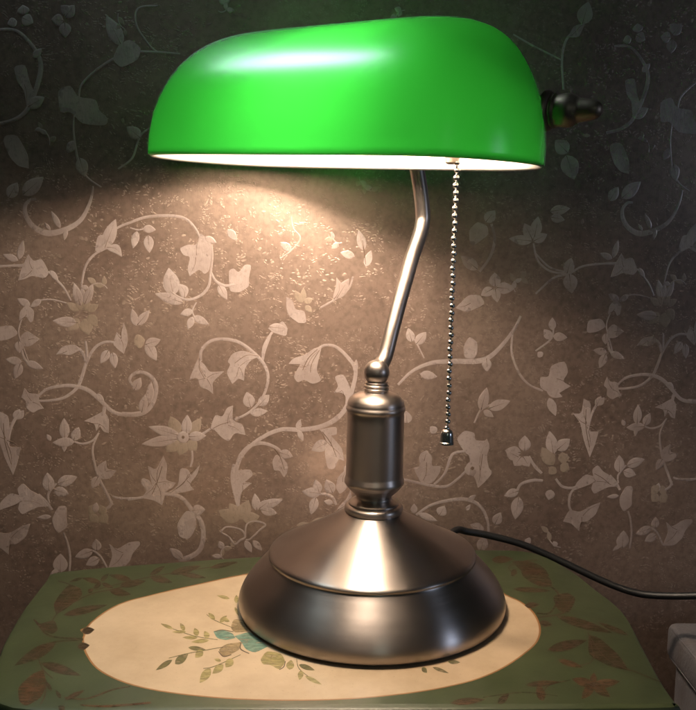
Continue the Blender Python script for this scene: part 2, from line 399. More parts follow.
T(130, 440, 4.971,
  (S, [(-10, 297), (60, 285), (120, 270), (200, 270), (260, 290), (310, 350), (350, 400), (365, 460), (350, 540), (300, 580), (240, 595)], (3, 5.5, 7)),
  (P_, [(58, 288), (85, 250), (53, 215), (60, 188), (97, 200), (112, 235), (88, 128), (130, 150), (165, 78), (187, 130), (175, 200), (228, 213), (210, 240), (180, 250), (160, 325), (120, 300)]),
  (P_, [(175, 268), (240, 230), (248, 138), (287, 145), (305, 175), (348, 122), (335, 170), (295, 220), (318, 247), (250, 264)]),
  ('V', [(110, 270), (135, 210), (160, 130)], 1.1), ('V', [(200, 262), (265, 215), (290, 170)], 1.1),
  (L_, 308, 350, 374, 345, 54), (P_, [(233, 415), (280, 348), (322, 365), (332, 420), (310, 472), (290, 492), (243, 482)]),
  (L_, 262, 592, 197, 538, 44),
  (S, [(540, 342), (520, 250), (510, 180), (520, 120)], (4, 6, 5)),
  (P_, [(498, 170), (540, 150), (600, 146), (613, 175), (570, 210), (603, 215), (550, 260), (545, 332), (525, 320)]),
  ('G', 540, 400, 440, 350, 70), ('G', 545, 395, 495, 315, 66), ('G', 550, 395, 590, 298, 66), ('G', 560, 395, 645, 378, 60), ('G', 545, 395, 545, 320, 60),
  (S, [(452, 458), (480, 432), (550, 445), (572, 480), (545, 500), (520, 517), (490, 480), (455, 462)], 2.8),
  (S, [(572, 482), (580, 420), (620, 403), (672, 420), (642, 450), (600, 490), (575, 497)], 2.8),
  (L_, 572, 500, 605, 560, 34), (L_, 610, 500, 655, 550, 34), (L_, 632, 352, 620, 266, 44), (L_, 640, 342, 700, 298, 44))
T(400, 320, 4.971,
  (S, [(-10, 322), (60, 255), (150, 215), (250, 205), (380, 205), (450, 180), (520, 110), (570, 40), (600, -20)], (3, 7, 3)),
  (P_, [(320, 190), (315, 130), (345, 80), (385, 110), (385, 160), (370, 192)]), (L_, 430, 190, 432, 258, 48), (L_, 100, 268, 185, 282, 44),
  (L_, 402, 450, 432, 336, 54), (L_, 440, 440, 548, 402, 54), (S, [(370, 512), (400, 450), (450, 420)], 3), (L_, 415, 450, 465, 482, 34), (L_, 35, 515, 30, 452, 54),
  (P_, [(278, 592), (320, 548), (372, 560), (372, 600), (442, 600), (432, 650), (400, 682), (330, 670)]),
  (L_, 120, 700, 132, 648, 54), (L_, 590, 682, 527, 648, 62), (L_, 620, 652, 620, 576, 60), (L_, 180, 560, 150, 530, 40),
  (S, [(560, 60), (555, 160), (590, 260), (640, 320), (710, 352)], 3.2),
  (L_, 80, 120, 130, 60, 50), (L_, 60, 110, 40, 40, 44), (S, [(120, 190), (90, 130), (60, 80)], 2))
T(400, 430, 4.971,
  (S, [(15, 245), (80, 260), (150, 275), (230, 280), (290, 240), (330, 200)], 3.8),
  (P_, [(68, 188), (100, 180), (93, 130), (130, 103), (162, 130), (155, 180), (203, 178), (200, 210), (160, 267), (100, 262)]), ('V', [(115, 250), (130, 215), (132, 160)], 1.2),
  (S, [(170, 270), (220, 220), (250, 140), (270, 115), (320, 105)], 3.8),
  (P_, [(318, 190), (350, 160), (338, 108), (390, 98), (432, 42), (447, 80), (430, 130), (442, 190), (462, 210), (430, 250), (388, 288), (370, 230), (330, 222)]),
  ('D', 360, 190, 34), ('V', [(410, 120), (405, 160), (400, 200)], 1.2),
  (S, [(80, 422), (150, 375), (240, 350), (330, 345), (400, 380), (435, 450), (440, 515)], (3, 4.8, 3)),
  (L_, 338, 352, 378, 322, 24), (P_, [(348, 470), (390, 458), (422, 490), (402, 512), (370, 502)]), (L_, 195, 425, 222, 378, 54), (L_, 70, 415, 70, 366, 34), (L_, 92, 415, 185, 452, 34),
  (L_, 400, 600, 422, 528, 58), (L_, 470, 470, 500, 410, 50), (L_, 330, 400, 350, 370, 20),
  (L_, 602, 112, 522, 102, 54), (L_, 620, 105, 620, 28, 62), (L_, 602, 132, 568, 178, 62), (L_, 612, 132, 642, 182, 54), (S, [(640, 130), (670, 180), (705, 215)], 4),
  (S, [(580, 312), (600, 270), (660, 250), (710, 252)], 4), (L_, 590, 302, 518, 327, 44), (L_, 590, 332, 573, 444, 62), (L_, 650, 560, 620, 545, 40))
T(540, 240, 4.4615,
  (S, [(-20, 240), (60, 170), (130, 150), (200, 115), (340, 102)], 3), (S, [(-20, 60), (40, 120), (110, 142)], 2.5), (L_, 130, 150, 142, 238, 64), (L_, 120, 150, 140, 80, 50),
  (P_, [(0, 610), (40, 612), (48, 560), (112, 538), (127, 590), (100, 630), (137, 652), (70, 692), (0, 662)]), (S, [(-20, 495), (50, 440), (60, 380)], 2.6),
  (L_, 58, 430, 122, 435, 40), (L_, 50, 442, 18, 398, 40), (L_, 55, 402, 55, 346, 34), (L_, 10, 520, -10, 500, 30))
T(540, 380, 4.4615,
  (P_, [(148, 150), (185, 150), (195, 83), (227, 100), (226, 160), (215, 230), (262, 230), (245, 290), (222, 345), (195, 270), (180, 190)]), ('V', [(205, 130), (205, 210), (220, 300)], 1.2),
  (S, [(270, 88), (240, 130), (215, 200)], 3), (L_, 258, 112, 287, 78, 30),
  (L_, 60, 332, 43, 228, 54), (L_, 75, 312, 133, 263, 54), ('G', 80, 350, 132, 345, 48), ('G', 90, 380, 132, 400, 46), ('G', 60, 380, 8, 300, 60), ('G', 70, 390, 40, 420, 40),
  (S, [(70, 440), (100, 475), (150, 480), (192, 452)], 3.5), (L_, 50, 490, 38, 535, 44), (L_, 40, 80, 70, 160, 40), (L_, 30, 50, 100, 75, 34),
  (S, [(190, 460), (140, 500), (130, 560), (150, 600)], 3.2),
  (P_, [(103, 632), (130, 578), (180, 590), (230, 560), (270, 546), (250, 600), (210, 632), (180, 632), (175, 675), (140, 640)]))
T(430, 170, 4.64,
  (P_, [(185, 342), (180, 280), (220, 238), (268, 260), (272, 300), (230, 332), (200, 352)]), (S, [(230, 472), (280, 400), (300, 320), (285, 250)], 3.8),
  (L_, 222, 462, 142, 398, 54), (L_, 258, 242, 302, 188, 54), (L_, 302, 542, 300, 476, 54), (L_, 308, 545, 390, 552, 54), (L_, 292, 550, 236, 582, 46), (L_, 302, 550, 312, 614, 44),
  (P_, [(118, 640), (180, 578), (232, 580), (258, 622), (170, 662)]),
  (L_, 475, 330, 366, 318, 46), (L_, 480, 330, 544, 298, 46), (L_, 475, 322, 438, 248, 54), (L_, 485, 312, 502, 216, 54), (L_, 558, 192, 650, 178, 46), (L_, 560, 218, 625, 232, 42),
  (S, [(480, 340), (500, 420), (560, 470), (640, 480)], 2.8))
T(0, 0, 3.55,
  (S, [(-10, 105), (60, 110), (120, 170), (145, 230), (130, 310), (95, 390), (50, 425), (-10, 440)], (3, 6.5, 4)),
  (P_, [(48, 235), (90, 228), (105, 290), (122, 330), (95, 378), (85, 320), (60, 290)]), (L_, 98, 380, 158, 345, 44), (L_, 118, 205, 148, 172, 28),
  (P_, [(20, 480), (60, 478), (100, 550), (102, 598), (65, 590), (35, 560), (10, 500)]),
  (P_, [(203, 320), (250, 300), (275, 345), (342, 352), (350, 390), (384, 420), (375, 447), (290, 440), (250, 395), (213, 402)]),
  (S, [(280, 345), (290, 300), (340, 250), (400, 210), (450, 185), (560, 185), (640, 192)], 3.2),
  (P_, [(398, 212), (420, 160), (460, 138), (502, 170), (490, 212), (430, 242)]), (L_, 432, 162, 378, 56, 54), (L_, 422, 150, 398, 88, 40),
  (S, [(262, 405), (262, 480), (280, 580), (310, 630), (360, 665)], (2, 3.5, 2)), (L_, 265, 500, 238, 545, 34), (L_, 282, 560, 302, 628, 44), (L_, 80, 692, 154, 628, 54),
  (L_, 30, 702, 62, 648, 44), (L_, 60, 75, 26, 86, 34), (L_, 78, 62, 118, 82, 44), (L_, 85, 52, 80, 18, 44),
  (L_, 225, 72, 182, 70, 44), (L_, 230, 62, 264, 18, 44), (L_, 230, 80, 232, 134, 44), (L_, 250, 50, 216, 20, 40),
  (S, [(560, 20), (490, 30), (485, 90), (530, 160), (560, 185)], 2.8), (S, [(420, 600), (470, 560), (500, 480), (560, 440)], 3), (L_, 500, 490, 450, 450, 44))
T(496, 0, 3.48,
  (S, [(235, 312), (230, 200), (250, 130), (300, 90)], 3.2), (L_, 300, 85, 322, 6, 54), (P_, [(250, 130), (270, 90), (310, 80), (290, 130)]), (S, [(60, 120), (130, 160), (230, 210)], 2.5),
  (L_, 245, 540, 272, 625, 64), (L_, 250, 532, 206, 488, 54))
T(250, 60, 4.0, (S, [(-60, 60), (20, 120), (140, 130), (260, 80), (330, -20)], (3, 6, 3)), (L_, 20, 110, -30, 190, 60), (L_, 150, 120, 190, 220, 70), (L_, 260, 90, 340, 130, 60),
  (S, [(420, 300), (440, 180), (520, 120), (640, 130)], (3, 5, 3)), (L_, 520, 130, 500, 30, 60), (L_, 440, 220, 370, 160, 60), (L_, 600, 130, 640, 220, 60))

# fainter sprigs and curls between the big scrolls
rs = random.Random(11); anchors = []
for ox, oy, sc, items in TILES:
    for it in items:
        if it[0] in 'SPV': anchors += [(ox + p[0] / sc, oy + p[1] / sc) for p in it[1]]
        else: anchors.append((ox + it[1] / sc, oy + it[2] / sc))
sprigs = []; tries = 0
while len(sprigs) < 95 and tries < 6000:
    tries += 1
    x, y = rs.uniform(2, 572), rs.uniform(4, 560)
    if min((x - a) ** 2 + (y - b) ** 2 for a, b in anchors) < 17 ** 2: continue
    anchors.append((x, y)); a = rs.uniform(0, 6.28); L = rs.uniform(14, 24); cv = rs.choice((-1, 1)) * rs.uniform(.5, 1.3)
    pts = [(x, y)]
    for k in range(5): pts.append((pts[-1][0] + math.cos(a) * L / 5, pts[-1][1] + math.sin(a) * L / 5)); a += cv * .45
    sprigs.append((S, pts, (1.2, 1.8, .9)))
    for k in (1, 3, 5):
        for sd in (-1, 1):
            if rs.random() < .7:
                b = math.atan2(pts[k][1] - pts[k - 1][1], pts[k][0] - pts[k - 1][0]) + sd * rs.uniform(.5, 1.0); l = rs.uniform(6, 11)
                sprigs.append((rs.choice('GL'), pts[k][0], pts[k][1], pts[k][0] + math.cos(b) * l, pts[k][1] + math.sin(b) * l, rs.uniform(4, 6.5)))
T(0, 0, 1.0, *sprigs)
PERIOD = 0.4178
def build_wall():
    bm = bmesh.new()
    # the paper itself, facing the camera
    g = [bm.verts.new(wall_pt(s, z)) for s, z in ((-1.2, -.45), (1.2, -.45), (1.2, .95), (-1.2, .95))]
    bm.faces.new(g)
    back = [bm.verts.new(wall_pt(s, z, -.03)) for s, z in ((-1.2, -.45), (1.2, -.45), (1.2, .95), (-1.2, .95))]
    bm.faces.new(back[::-1])
    for i in range(4): bm.faces.new((g[i], back[i], back[(i + 1) % 4], g[(i + 1) % 4]))
    lift = [0]
    def dome(outl, mi, h, ctr=None):
        """raised sheet: rim on the paper, rounded shoulder, nearly flat crown"""
        n = len(outl)
        if n < 3: return
        # signed area -> orientation so that the sheet faces the room
        A = sum(outl[i].x * outl[(i + 1) % n].y - outl[(i + 1) % n].x * outl[i].y for i in range(n))
        if A < 0: outl = outl[::-1]
        c = ctr or sum(outl, Vector((0, 0))) / n
        lift[0] = (lift[0] + 1) % 23
        base = .00005 + lift[0] * .000004
        rings = []
        for k, (f, hh) in enumerate(((1.0, .0), (.93, .55), (.70, .9), (.35, 1.0))):
            rings.append([bm.verts.new(wall_pt(*(c + (p - c) * f), base + h * hh)) for p in outl])
        top = bm.verts.new(wall_pt(c.x, c.y, base + h))
        for A_, B_ in zip(rings, rings[1:]):
            for i in range(n):
                fc = bm.faces.new((A_[i], A_[(i + 1) % n], B_[(i + 1) % n], B_[i])); fc.material_index = mi; fc.smooth = True
        for i in range(n):
            fc = bm.faces.new((rings[-1][i], rings[-1][(i + 1) % n], top)); fc.material_index = mi; fc.smooth = True
    def strip(A, B, C, mi, h):
        lift[0] = (lift[0] + 1) % 23
        base = .00004 + lift[0] * .000004
        rows = []
        for a, c, b in zip(A, C, B):
            rows.append([bm.verts.new(wall_pt(a.x, a.y, base)), bm.verts.new(wall_pt(*((a + c) * .5), base + h * .8)), bm.verts.new(wall_pt(c.x, c.y, base + h)),
                         bm.verts.new(wall_pt(*((b + c) * .5), base + h * .8)), bm.verts.new(wall_pt(b.x, b.y, base))])
        for r0, r1 in zip(rows, rows[1:]):
            for i in range(4):
                fc = bm.faces.new((r0[i], r0[i + 1], r1[i + 1], r1[i])); fc.material_index = mi; fc.smooth = True
                fc.normal_update()
                if fc.normal.dot(WN) < 0: fc.normal_flip()
    def plate(outl, mi, h):
        n = len(outl)
        A = sum(outl[i].x * outl[(i + 1) % n].y - outl[(i + 1) % n].x * outl[i].y for i in range(n))
        if A < 0: outl = outl[::-1]
        lift[0] = (lift[0] + 1) % 23
        base = .00005 + lift[0] * .000004
        lo = [bm.verts.new(wall_pt(p.x, p.y, 0)) for p in outl]; hi = [bm.verts.new(wall_pt(p.x, p.y, base + h)) for p in outl]
        f = bm.faces.new(hi); f.material_index = mi; f.normal_update()
        bmesh.ops.triangulate(bm, faces=[f])
        for i in range(n):
            fc = bm.faces.new((lo[i], lo[(i + 1) % n], hi[(i + 1) % n], hi[i])); fc.material_index = mi
    H = .00010
    for (du, dv) in ((0, 0), (PERIOD, .002), (-PERIOD, -.002), (0.19, .405), (0.19 - PERIOD, .403), (0.19 + PERIOD, .407)):
        for ox, oy, sc, items in TILES:
            W = lambda p: Vector(on_wall(ox + p[0] / sc, oy + p[1] / sc)) + Vector((du, dv))
            for it in items:
                q = W(it[1][0] if it[0] in 'SPV' else (it[1], it[2]))
                if not (-.42 < q.x < .46 and -.16 < q.y < .62): continue
                px = (W((sc, 0)) - W((0, 0))).length
                if it[0] in 'SV':
                    w = it[2]; w = tuple(k * px * .8 for k in w) if isinstance(w, tuple) else w * px * .8
                    A, B, C = stem_outline([W(p) for p in it[1]], w)
                    strip(A, B, C, 1 if it[0] == 'S' else 3, H * .8 if it[0] == 'S' else H * 1.6)
                elif it[0] == 'P':
                    pw = [W(p) for p in it[1]]
                    plate(poly_outline(pw), 1, H * .7)
                    cw = sum(pw, Vector((0, 0))) / len(pw)
                    for k in range(len(pw)):        # embossed veins run to each tip
                        v1, v2 = pw[k - 1] - pw[k], pw[(k + 1) % len(pw)] - pw[k]
                        if v1.angle(v2) < math.radians(78):
                            q1 = cw.lerp(pw[k], .8); q0 = cw.lerp(pw[k], .05)
                            sd = Vector((-(q1 - q0).y, (q1 - q0).x)) * .08
                            A, B, C = stem_outline([q0, (q0 + q1) / 2 + sd, q1], (.9 * px, .7 * px, .25 * px), 4)
                            strip(A, B, C, 3, H * 1.1)
                elif it[0] in 'LG':
                    o, vein = leaf_outline(*it[1:]);
                    dome([W(p) for p in o], 1 if it[0] == 'L' else 2, H * (1 if it[0] == 'L' else .6))
                    if it[0] == 'L' and it[5] > 40:
                        A, B, C = stem_outline([W(p) for p in vein], (1.1 * px, .8 * px, .3 * px), 3)
                        strip(A, B, C, 3, H * 1.25)
                elif it[0] == 'D':
                    o = [Vector((it[1] + it[3] * math.cos(a * .524), it[2] + it[3] * math.sin(a * .524))) for a in range(12)]
                    dome([W(p) for p in o], 1, H * 1.5)
                    o = [Vector((it[1] + it[3] * .35 * math.cos(a * .785), it[2] + it[3] * .35 * math.sin(a * .785))) for a in range(8)]
                    dome([W(p) for p in o], 3, H * 1.8)
    o = obj('wall', bm, [M_wall, M_orn, M_orn2, M_vein], smooth=False)
    tag(o, 'bronze wallpaper wall with raised satin scrolls of leaves and flowers', None, 'structure')
    return o
build_wall()

# ------------------------------------------------------------------ the painted side table
table = empty('side_table', (-.03, -.01, -.60))
tag(table, 'small green painted side table with a cream oval flower panel under the lamp', 'table')
def tloc(v): return Vector(v) - table.location
edge_px = [(54, 572), (100, 567), (150, 563), (246, 556.5)]
edge = [on_table(*p).to_2d() for p in edge_px] + [Vector((-.03, .0845)), Vector((.03, .0905)), Vector((.08, .0925))] + \
       [on_table(*p).to_2d() for p in ((523, 550.3), (548, 557), (575, 572), (598, 590), (614, 602), (628, 617), (648, 655), (665, 685), (678, 703))] + \
       [Vector((.1425, -.1148)), Vector((.12, -.1165)), Vector((.0245, -.1185)), Vector((-.08, -.1195)), Vector((-.16, -.121))] + \
       [Vector((-.185, -.112)), on_table(-12, 690).to_2d(), on_table(0, 650).to_2d(), on_table(10, 630).to_2d(), on_table(22, 610).to_2d(), on_table(34, 594).to_2d(), on_table(46, 579).to_2d()]
edge = edge[::-1]
A = sum(edge[i].x * edge[i - 1].y - edge[i - 1].x * edge[i].y for i in range(len(edge)))
if A > 0: edge = edge[::-1]      # anticlockwise
edge = crs(edge, 3, True)
ctr = Vector((-.03, -.015))
def offs(P, d):
    n = len(P); out = []
    for i in range(n):
        t = (P[(i + 1) % n] - P[i - 1]).normalized(); out.append(P[i] + Vector((t.y, -t.x)) * d)
    return out
def slab(bm, P, prof, mi=0, cap_top=True, cap_bot=True):
    rings = [[bm.verts.new(tloc((p.x, p.y, z))) for p in offs(P, d)] for d, z in prof]
    n = len(P)
    for a, b in zip(rings, rings[1:]):
        for i in range(n): bm.faces.new((a[i], a[(i + 1) % n], b[(i + 1) % n], b[i]))
    bm.faces.new(rings[0][::-1]); bm.faces.new(rings[-1])
    bmesh.ops.recalc_face_normals(bm, faces=bm.faces[:])
bm = bmesh.new()
slab(bm, edge, [(-.004, -.013), (-.0005, -.012), (.0004, -.009), (.0004, -.004), (-.0002, -.0018), (-.0012, -.0005), (-.003, 0.0)])
# painted decoration of the top, laid as thin coats of paint
lay = [0]
def sheet(outl, mi, z):
    n = len(outl)
    pts = [on_table(*p) for p in outl]
    Aa = sum(pts[i].x * pts[(i + 1) % n].y - pts[(i + 1) % n].x * pts[i].y for i in range(n))
    if Aa < 0: pts = pts[::-1]
    f = bm.faces.new([bm.verts.new(tloc((p.x, p.y, z))) for p in pts]); f.material_index = mi; f.normal_update()
    bmesh.ops.triangulate(bm, faces=[f])
def strip_t(pts, w, mi, z):
    Aq, Bq, C = stem_outline(pts, w)
    va = [bm.verts.new(tloc((*on_table(*p).to_2d(), z))) for p in Aq]; vb = [bm.verts.new(tloc((*on_table(*p).to_2d(), z))) for p in Bq]
    for i in range(len(va) - 1):
        f = bm.faces.new((va[i], va[i + 1], vb[i + 1], vb[i])); f.material_index = mi
        f.normal_update()
        if f.normal.z < 0: f.normal_flip()
oval = [(84, 640), (85.5, 634), (82, 630), (88, 627), (93, 622), (104, 613.5), (116, 606.5), (130, 601), (150, 596), (175, 590), (200, 584.5), (245, 575), (300, 568.5), (374, 566.5), (440, 571), (480, 580),
        (504.7, 595), (517.6, 601), (525, 606), (531.4, 611.7), (536.6, 620), (539, 629), (537.5, 638), (531, 647), (512.7, 661), (491, 673), (463, 682.5), (420, 691), (360, 697.5), (300, 699.8),
        (240, 698.5), (190, 694.5), (150, 688.5), (120, 680), (98, 668), (87, 653)]
oc = (311, 633)
ovs = crs(oval, 4, True)
sheet([oc_ for oc_ in [Vector((oc[0] + (p.x - oc[0]) * 1.0085, oc[1] + (p.y - oc[1]) * 1.016)) for p in ovs]], 2, .00002)
sheet(ovs, 1, .000035)
T_TILES = [
 (0, 540, 5.354, [
  ('P', [(285, 345), (320, 290), (370, 235), (432, 258), (442, 295), (400, 332), (350, 372), (300, 397)], 'br'), ('S', [(280, 430), (320, 380), (400, 330), (500, 285), (600, 265), (700, 240)], 1.2, 'dk'),
  ('L', 340, 402, 575, 348, 40, 'br'), ('P', [(180, 422), (215, 450), (250, 438), (292, 428), (312, 480), (280, 507), (240, 490), (205, 462)], 'br'),
  ('S', [(180, 425), (210, 462), (250, 505), (310, 522), (445, 530)], 1.8, 'br'), ('S', [(130, 660), (180, 620), (230, 575), (300, 545), (445, 535)], 1.8, 'br'), ('L', 300, 550, 78, 672, 62, 'br'),
  ('L', 438, 490, 506, 480, 40, 'dk'), ('L', 415, 572, 480, 564, 40, 'dk'), ('L', 446, 489, 500, 481, 28, 'br'), ('L', 422, 571, 474, 564, 28, 'br'),
  ('L', 540, 228, 438, 203, 28, 'br'), ('L', 540, 220, 582, 180, 24, 'br'), ('L', 545, 232, 605, 257, 24, 'br'), ('L', 540, 232, 498, 264, 24, 'br'), ('S', [(310, 220), (350, 230), (380, 242)], 1.0, 'dk'),
  ('L', 440, 203, 370, 226, 16, 'br'), ('L', 585, 270, 700, 292, 40, 'br'), ('L', 470, 280, 500, 262, 24, 'br'), ('V', [(320, 360), (360, 300), (410, 255)], .8, 'dk')]),
 (0, 620, 4.64, [
  ('P', [(82, 312), (150, 250), (200, 228), (217, 300), (190, 362), (120, 402), (88, 380)], 'or'), ('S', [(178, 180), (200, 230), (245, 272)], 1.2, 'dk'), ('L', 190, 200, 375, 258, 44, 'br'),
  ('S', [(215, 280), (208, 350), (188, 392)], 1.4, 'dk'), ('S', [(300, 360), (400, 366), (520, 325), (605, 308)], (1, 2, 1), 'or'), ('S', [(378, 396), (500, 400), (700, 384)], (1, 2.5, 2), 'or'),
  ('L', 240, 330, 212, 285, 18, 'br'), ('L', 282, 364, 258, 325, 18, 'br'), ('L', 300, 418, 270, 400, 30, 'br'), ('V', [(180, 250), (170, 300), (130, 380)], .8, 'dk')]),
 (0, 540, 2.0, [
  ('S', [(190, 100), (280, 78), (360, 64), (475, 46)], .9, 'dk'), ('L', 262, 80, 218, 70, 12, 'br'), ('L', 300, 74, 345, 85, 14, 'br'), ('L', 340, 68, 402, 52, 14, 'br'), ('L', 240, 92, 292, 82, 14, 'br'), ('L', 420, 56, 475, 44, 10, 'br'),
  ('L', 360, 67, 412, 76, 10, 'br'), ('L', 300, 70, 330, 52, 10, 'br'), ('S', [(160, 330), (220, 333), (300, 325)], 1.6, 'or'), ('L', 130, 320, 170, 300, 10, 'br')]),
 (440, 510, 5.8, [
  ('L', 300, 290, 425, 285, 44, 'br'), ('P', [(468, 350), (520, 318), (570, 340), (642, 400), (652, 442), (600, 450), (530, 422), (480, 385)], 'br'), ('S', [(420, 365), (400, 330), (470, 300), (565, 290)], 1.0, 'dk'),
  ('S', [(640, 440), (690, 500), (640, 595), (560, 600)], 1.8, 'br'), ('L', 425, 458, 645, 470, 30, 'br'), ('L', 440, 345, 415, 385, 34, 'br'), ('L', 492, 556, 578, 548, 34, 'dk'), ('L', 575, 652, 652, 668, 36, 'dk'), ('L', 498, 556, 570, 549, 24, 'br'), ('L', 582, 654, 645, 667, 26, 'br')]),
 (348, 510, 2.0, [
  ('P', [(408, 172), (440, 165), (457, 178), (442, 207), (420, 202)], 'br'), ('S', [(380, 215), (430, 206), (452, 175)], 1.4, 'dk'), ('L', 402, 132, 328, 103, 28, 'br'), ('L', 400, 280, 478, 261, 20, 'br'),
  ('L', 418, 213, 528, 246, 18, 'br'), ('P', [(482, 250), (502, 255), (542, 290), (562, 322), (520, 312), (480, 290)], 'br'), ('S', [(480, 245), (490, 300), (455, 312)], 1.0, 'dk'), ('S', [(480, 248), (520, 300), (580, 326), (628, 345)], 1.0, 'dk'),
  ('L', 490, 350, 448, 338, 18, 'or'), ('L', 490, 350, 544, 343, 18, 'or'), ('L', 490, 350, 468, 378, 18, 'or'), ('L', 490, 350, 524, 374, 18, 'or'), ('L', 490, 350, 492, 325, 14, 'or'), ('S', [(480, 352), (495, 348), (530, 350)], .9, 'dk'),
  ('S', [(388, 378), (400, 352), (445, 340)], 1.2, 'br'), ('L', 355, 350, 425, 344, 12, 'or'), ('L', 205, 386, 275, 379, 14, 'or'), ('L', 390, 382, 380, 348, 18, 'or'), ('L', 300, 388, 322, 368, 14, 'br'), ('S', [(270, 375), (350, 365), (420, 372)], 1.0, 'br'),
  ('L', 420, 300, 470, 315, 12, 'or'), ('L', 560, 250, 500, 225, 10, 'br')]),
 (140, 560, 3.48, [
  ('S', [(100, 342), (170, 325), (290, 303)], .9, 'ds'), ('S', [(220, 378), (260, 370), (350, 330)], .9, 'ds'), ('S', [(75, 222), (115, 240), (190, 265), (270, 278)], .8, 'ds'), ('S', [(232, 190), (260, 210), (320, 235)], .8, 'ds'), ('S', [(545, 345), (555, 380), (605, 420)], .9, 'ds'),
  ('P', [(315, 237), (325, 206), (362, 208), (378, 248), (330, 254)], 'ob'), ('P', [(255, 249), (280, 242), (322, 254), (332, 272), (300, 280), (268, 273)], 'te'), ('P', [(328, 265), (380, 250), (402, 265), (444, 302), (400, 324), (368, 312), (352, 285)], 'te'),
  ('P', [(273, 312), (300, 292), (352, 286), (347, 312), (310, 332), (285, 337)], 'ob'), ('P', [(418, 347), (440, 316), (492, 325), (507, 355), (485, 384), (455, 365), (428, 364)], 'ol'), ('S', [(485, 382), (500, 372), (506, 352)], 1.0, 'dk'),
  ('S', [(352, 288), (350, 310), (380, 326)], 1.1, 'dk'), ('S', [(273, 318), (290, 336), (318, 330)], .9, 'dk'), ('S', [(258, 250), (285, 244), (325, 250)], .8, 'dk'), ('S', [(460, 330), (455, 350), (470, 368)], .8, 'ob'),
  ('L', 112, 348, 55, 384, 18, 'ds'), ('L', 122, 362, 168, 326, 28, 'ds'), ('L', 168, 305, 228, 312, 16, 'ds'), ('L', 218, 315, 192, 340, 26, 'ol'), ('L', 245, 378, 208, 428, 30, 'ol'), ('L', 290, 365, 252, 396, 26, 'ol'),
  ('L', 322, 345, 298, 374, 28, 'ol'), ('L', 282, 352, 258, 345, 12, 'ol'), ('L', 115, 240, 72, 222, 12, 'ol'), ('L', 155, 246, 140, 220, 15, 'ol'), ('L', 160, 250, 112, 251, 11, 'ol'), ('L', 200, 264, 190, 237, 20, 'ol'), ('L', 200, 271, 148, 270, 13, 'ol'),
  ('L', 238, 272, 224, 248, 20, 'ol'), ('L', 240, 280, 178, 286, 15, 'ol'), ('L', 312, 135, 268, 124, 12, 'ol'), ('L', 260, 208, 238, 184, 16, 'ol'), ('L', 278, 217, 302, 194, 16, 'ol'), ('L', 335, 150, 336, 122, 16, 'ol'), ('L', 330, 165, 344, 195, 10, 'ol'), ('L', 290, 205, 312, 215, 14, 'ol'),
  ('L', 520, 382, 526, 348, 28, 'ol'), ('L', 553, 365, 608, 384, 18, 'ds'), ('L', 562, 385, 555, 418, 20, 'ol'), ('L', 575, 405, 632, 434, 15, 'ol')]),
 (420, 590, 6.96, [('L', 15, 540, 48, 578, 34, 'ds'), ('L', 88, 538, 200, 580, 24, 'ds'), ('L', 195, 500, 280, 505, 30, 'ds')]),
]
for ox, oy, sc, items in T_TILES:
    Q = lambda p: Vector((ox + p[0] / sc, oy + p[1] / sc))
    for it in items:
        lay[0] += 1; z = .00005 + (lay[0] % 60) * .000001; mi = 3 + PKEYS.index(it[-1])
        if it[0] in 'SV': strip_t([Q(p) for p in it[1]], it[2], mi, z)
        elif it[0] == 'P': sheet([Q(p) for p in poly_outline(it[1])], mi, z)
        elif it[0] == 'L':
            o, vein = leaf_outline(*it[1:6]); sheet([Q(p) for p in o], mi, z)
            if it[-1] in ('br', 'or') and it[5] / sc > 4:     # dark brush line along the middle of the leaf
                strip_t([Q(p) for p in vein], (.9, .7, .3), 3 + PKEYS.index('dk'), z + .000006)
        elif it[0] == 'D': sheet([Q((it[1] + it[3] * math.cos(a * .39), it[2] + it[3] * math.sin(a * .39))) for a in range(16)], mi, z)
o = obj('table_top', bm, [M_tgreen, M_cream, M_border] + [PAINT[k] for k in PKEYS], table)
sharp(o, 30)
bm = bmesh.new(); slab(bm, edge, [(-.006, -.034), (.000, -.032), (.0035, -.027), (.0035, -.021), (-.001, -.017), (-.005, -.0135)])
sharp(obj('moulding', bm, M_dark, table))
bm = bmesh.new(); slab(bm, edge, [(-.014, -.13), (-.012, -.128), (-.012, -.036), (-.014, -.0345)])
sharp(obj('apron', bm, M_tgreen, table))
for (sx, sy) in ((-.178, .03), (.108, .06), (.122, -.09), (-.16, -.09)):
    bm = bmesh.new()
    lathe(bm, [(0, -.60), (.010, -.60), (.012, -.595), (.010, -.56), (.013, -.40), (.016, -.25), (.019, -.16), (.019, -.1302), (0, -.1302)], Matrix.Translation(tloc((sx, sy, 0))), 24)
    obj('leg', bm, M_tgreen, table)

# ------------------------------------------------------------------ pale stool beside the table
stool = empty('stool', (.375, -.05, -.475))
tag(stool, 'pale grey leather box stool standing against the wall right of the table', 'stool')
def rbox(bm, x0, x1, y0, y1, z0, z1, bev, seg=4):
    vs = [bm.verts.new(Vector((x, y, z)) - stool.location) for x in (x0, x1) for y in (y0, y1) for z in (z0, z1)]
    for f in ((0, 1, 3, 2), (4, 6, 7, 5), (0, 4, 5, 1), (2, 3, 7, 6), (0, 2, 6, 4), (1, 5, 7, 3)): bm.faces.new([vs[i] for i in f])
    bmesh.ops.recalc_face_normals(bm, faces=bm.faces[:])
    bmesh.ops.bevel(bm, geom=bm.edges[:], offset=bev, segments=seg, affect='EDGES', profile=.5)
bm = bmesh.new(); rbox(bm, .2215, .530, -.20, .106, -.0865, -.0595, .006); obj('seat', bm, M_leather, stool)
bm = bmesh.new(); rbox(bm, .228, .526, -.196, .102, -.455, -.0885, .004); obj('body', bm, M_leather, stool)
bm = bmesh.new()
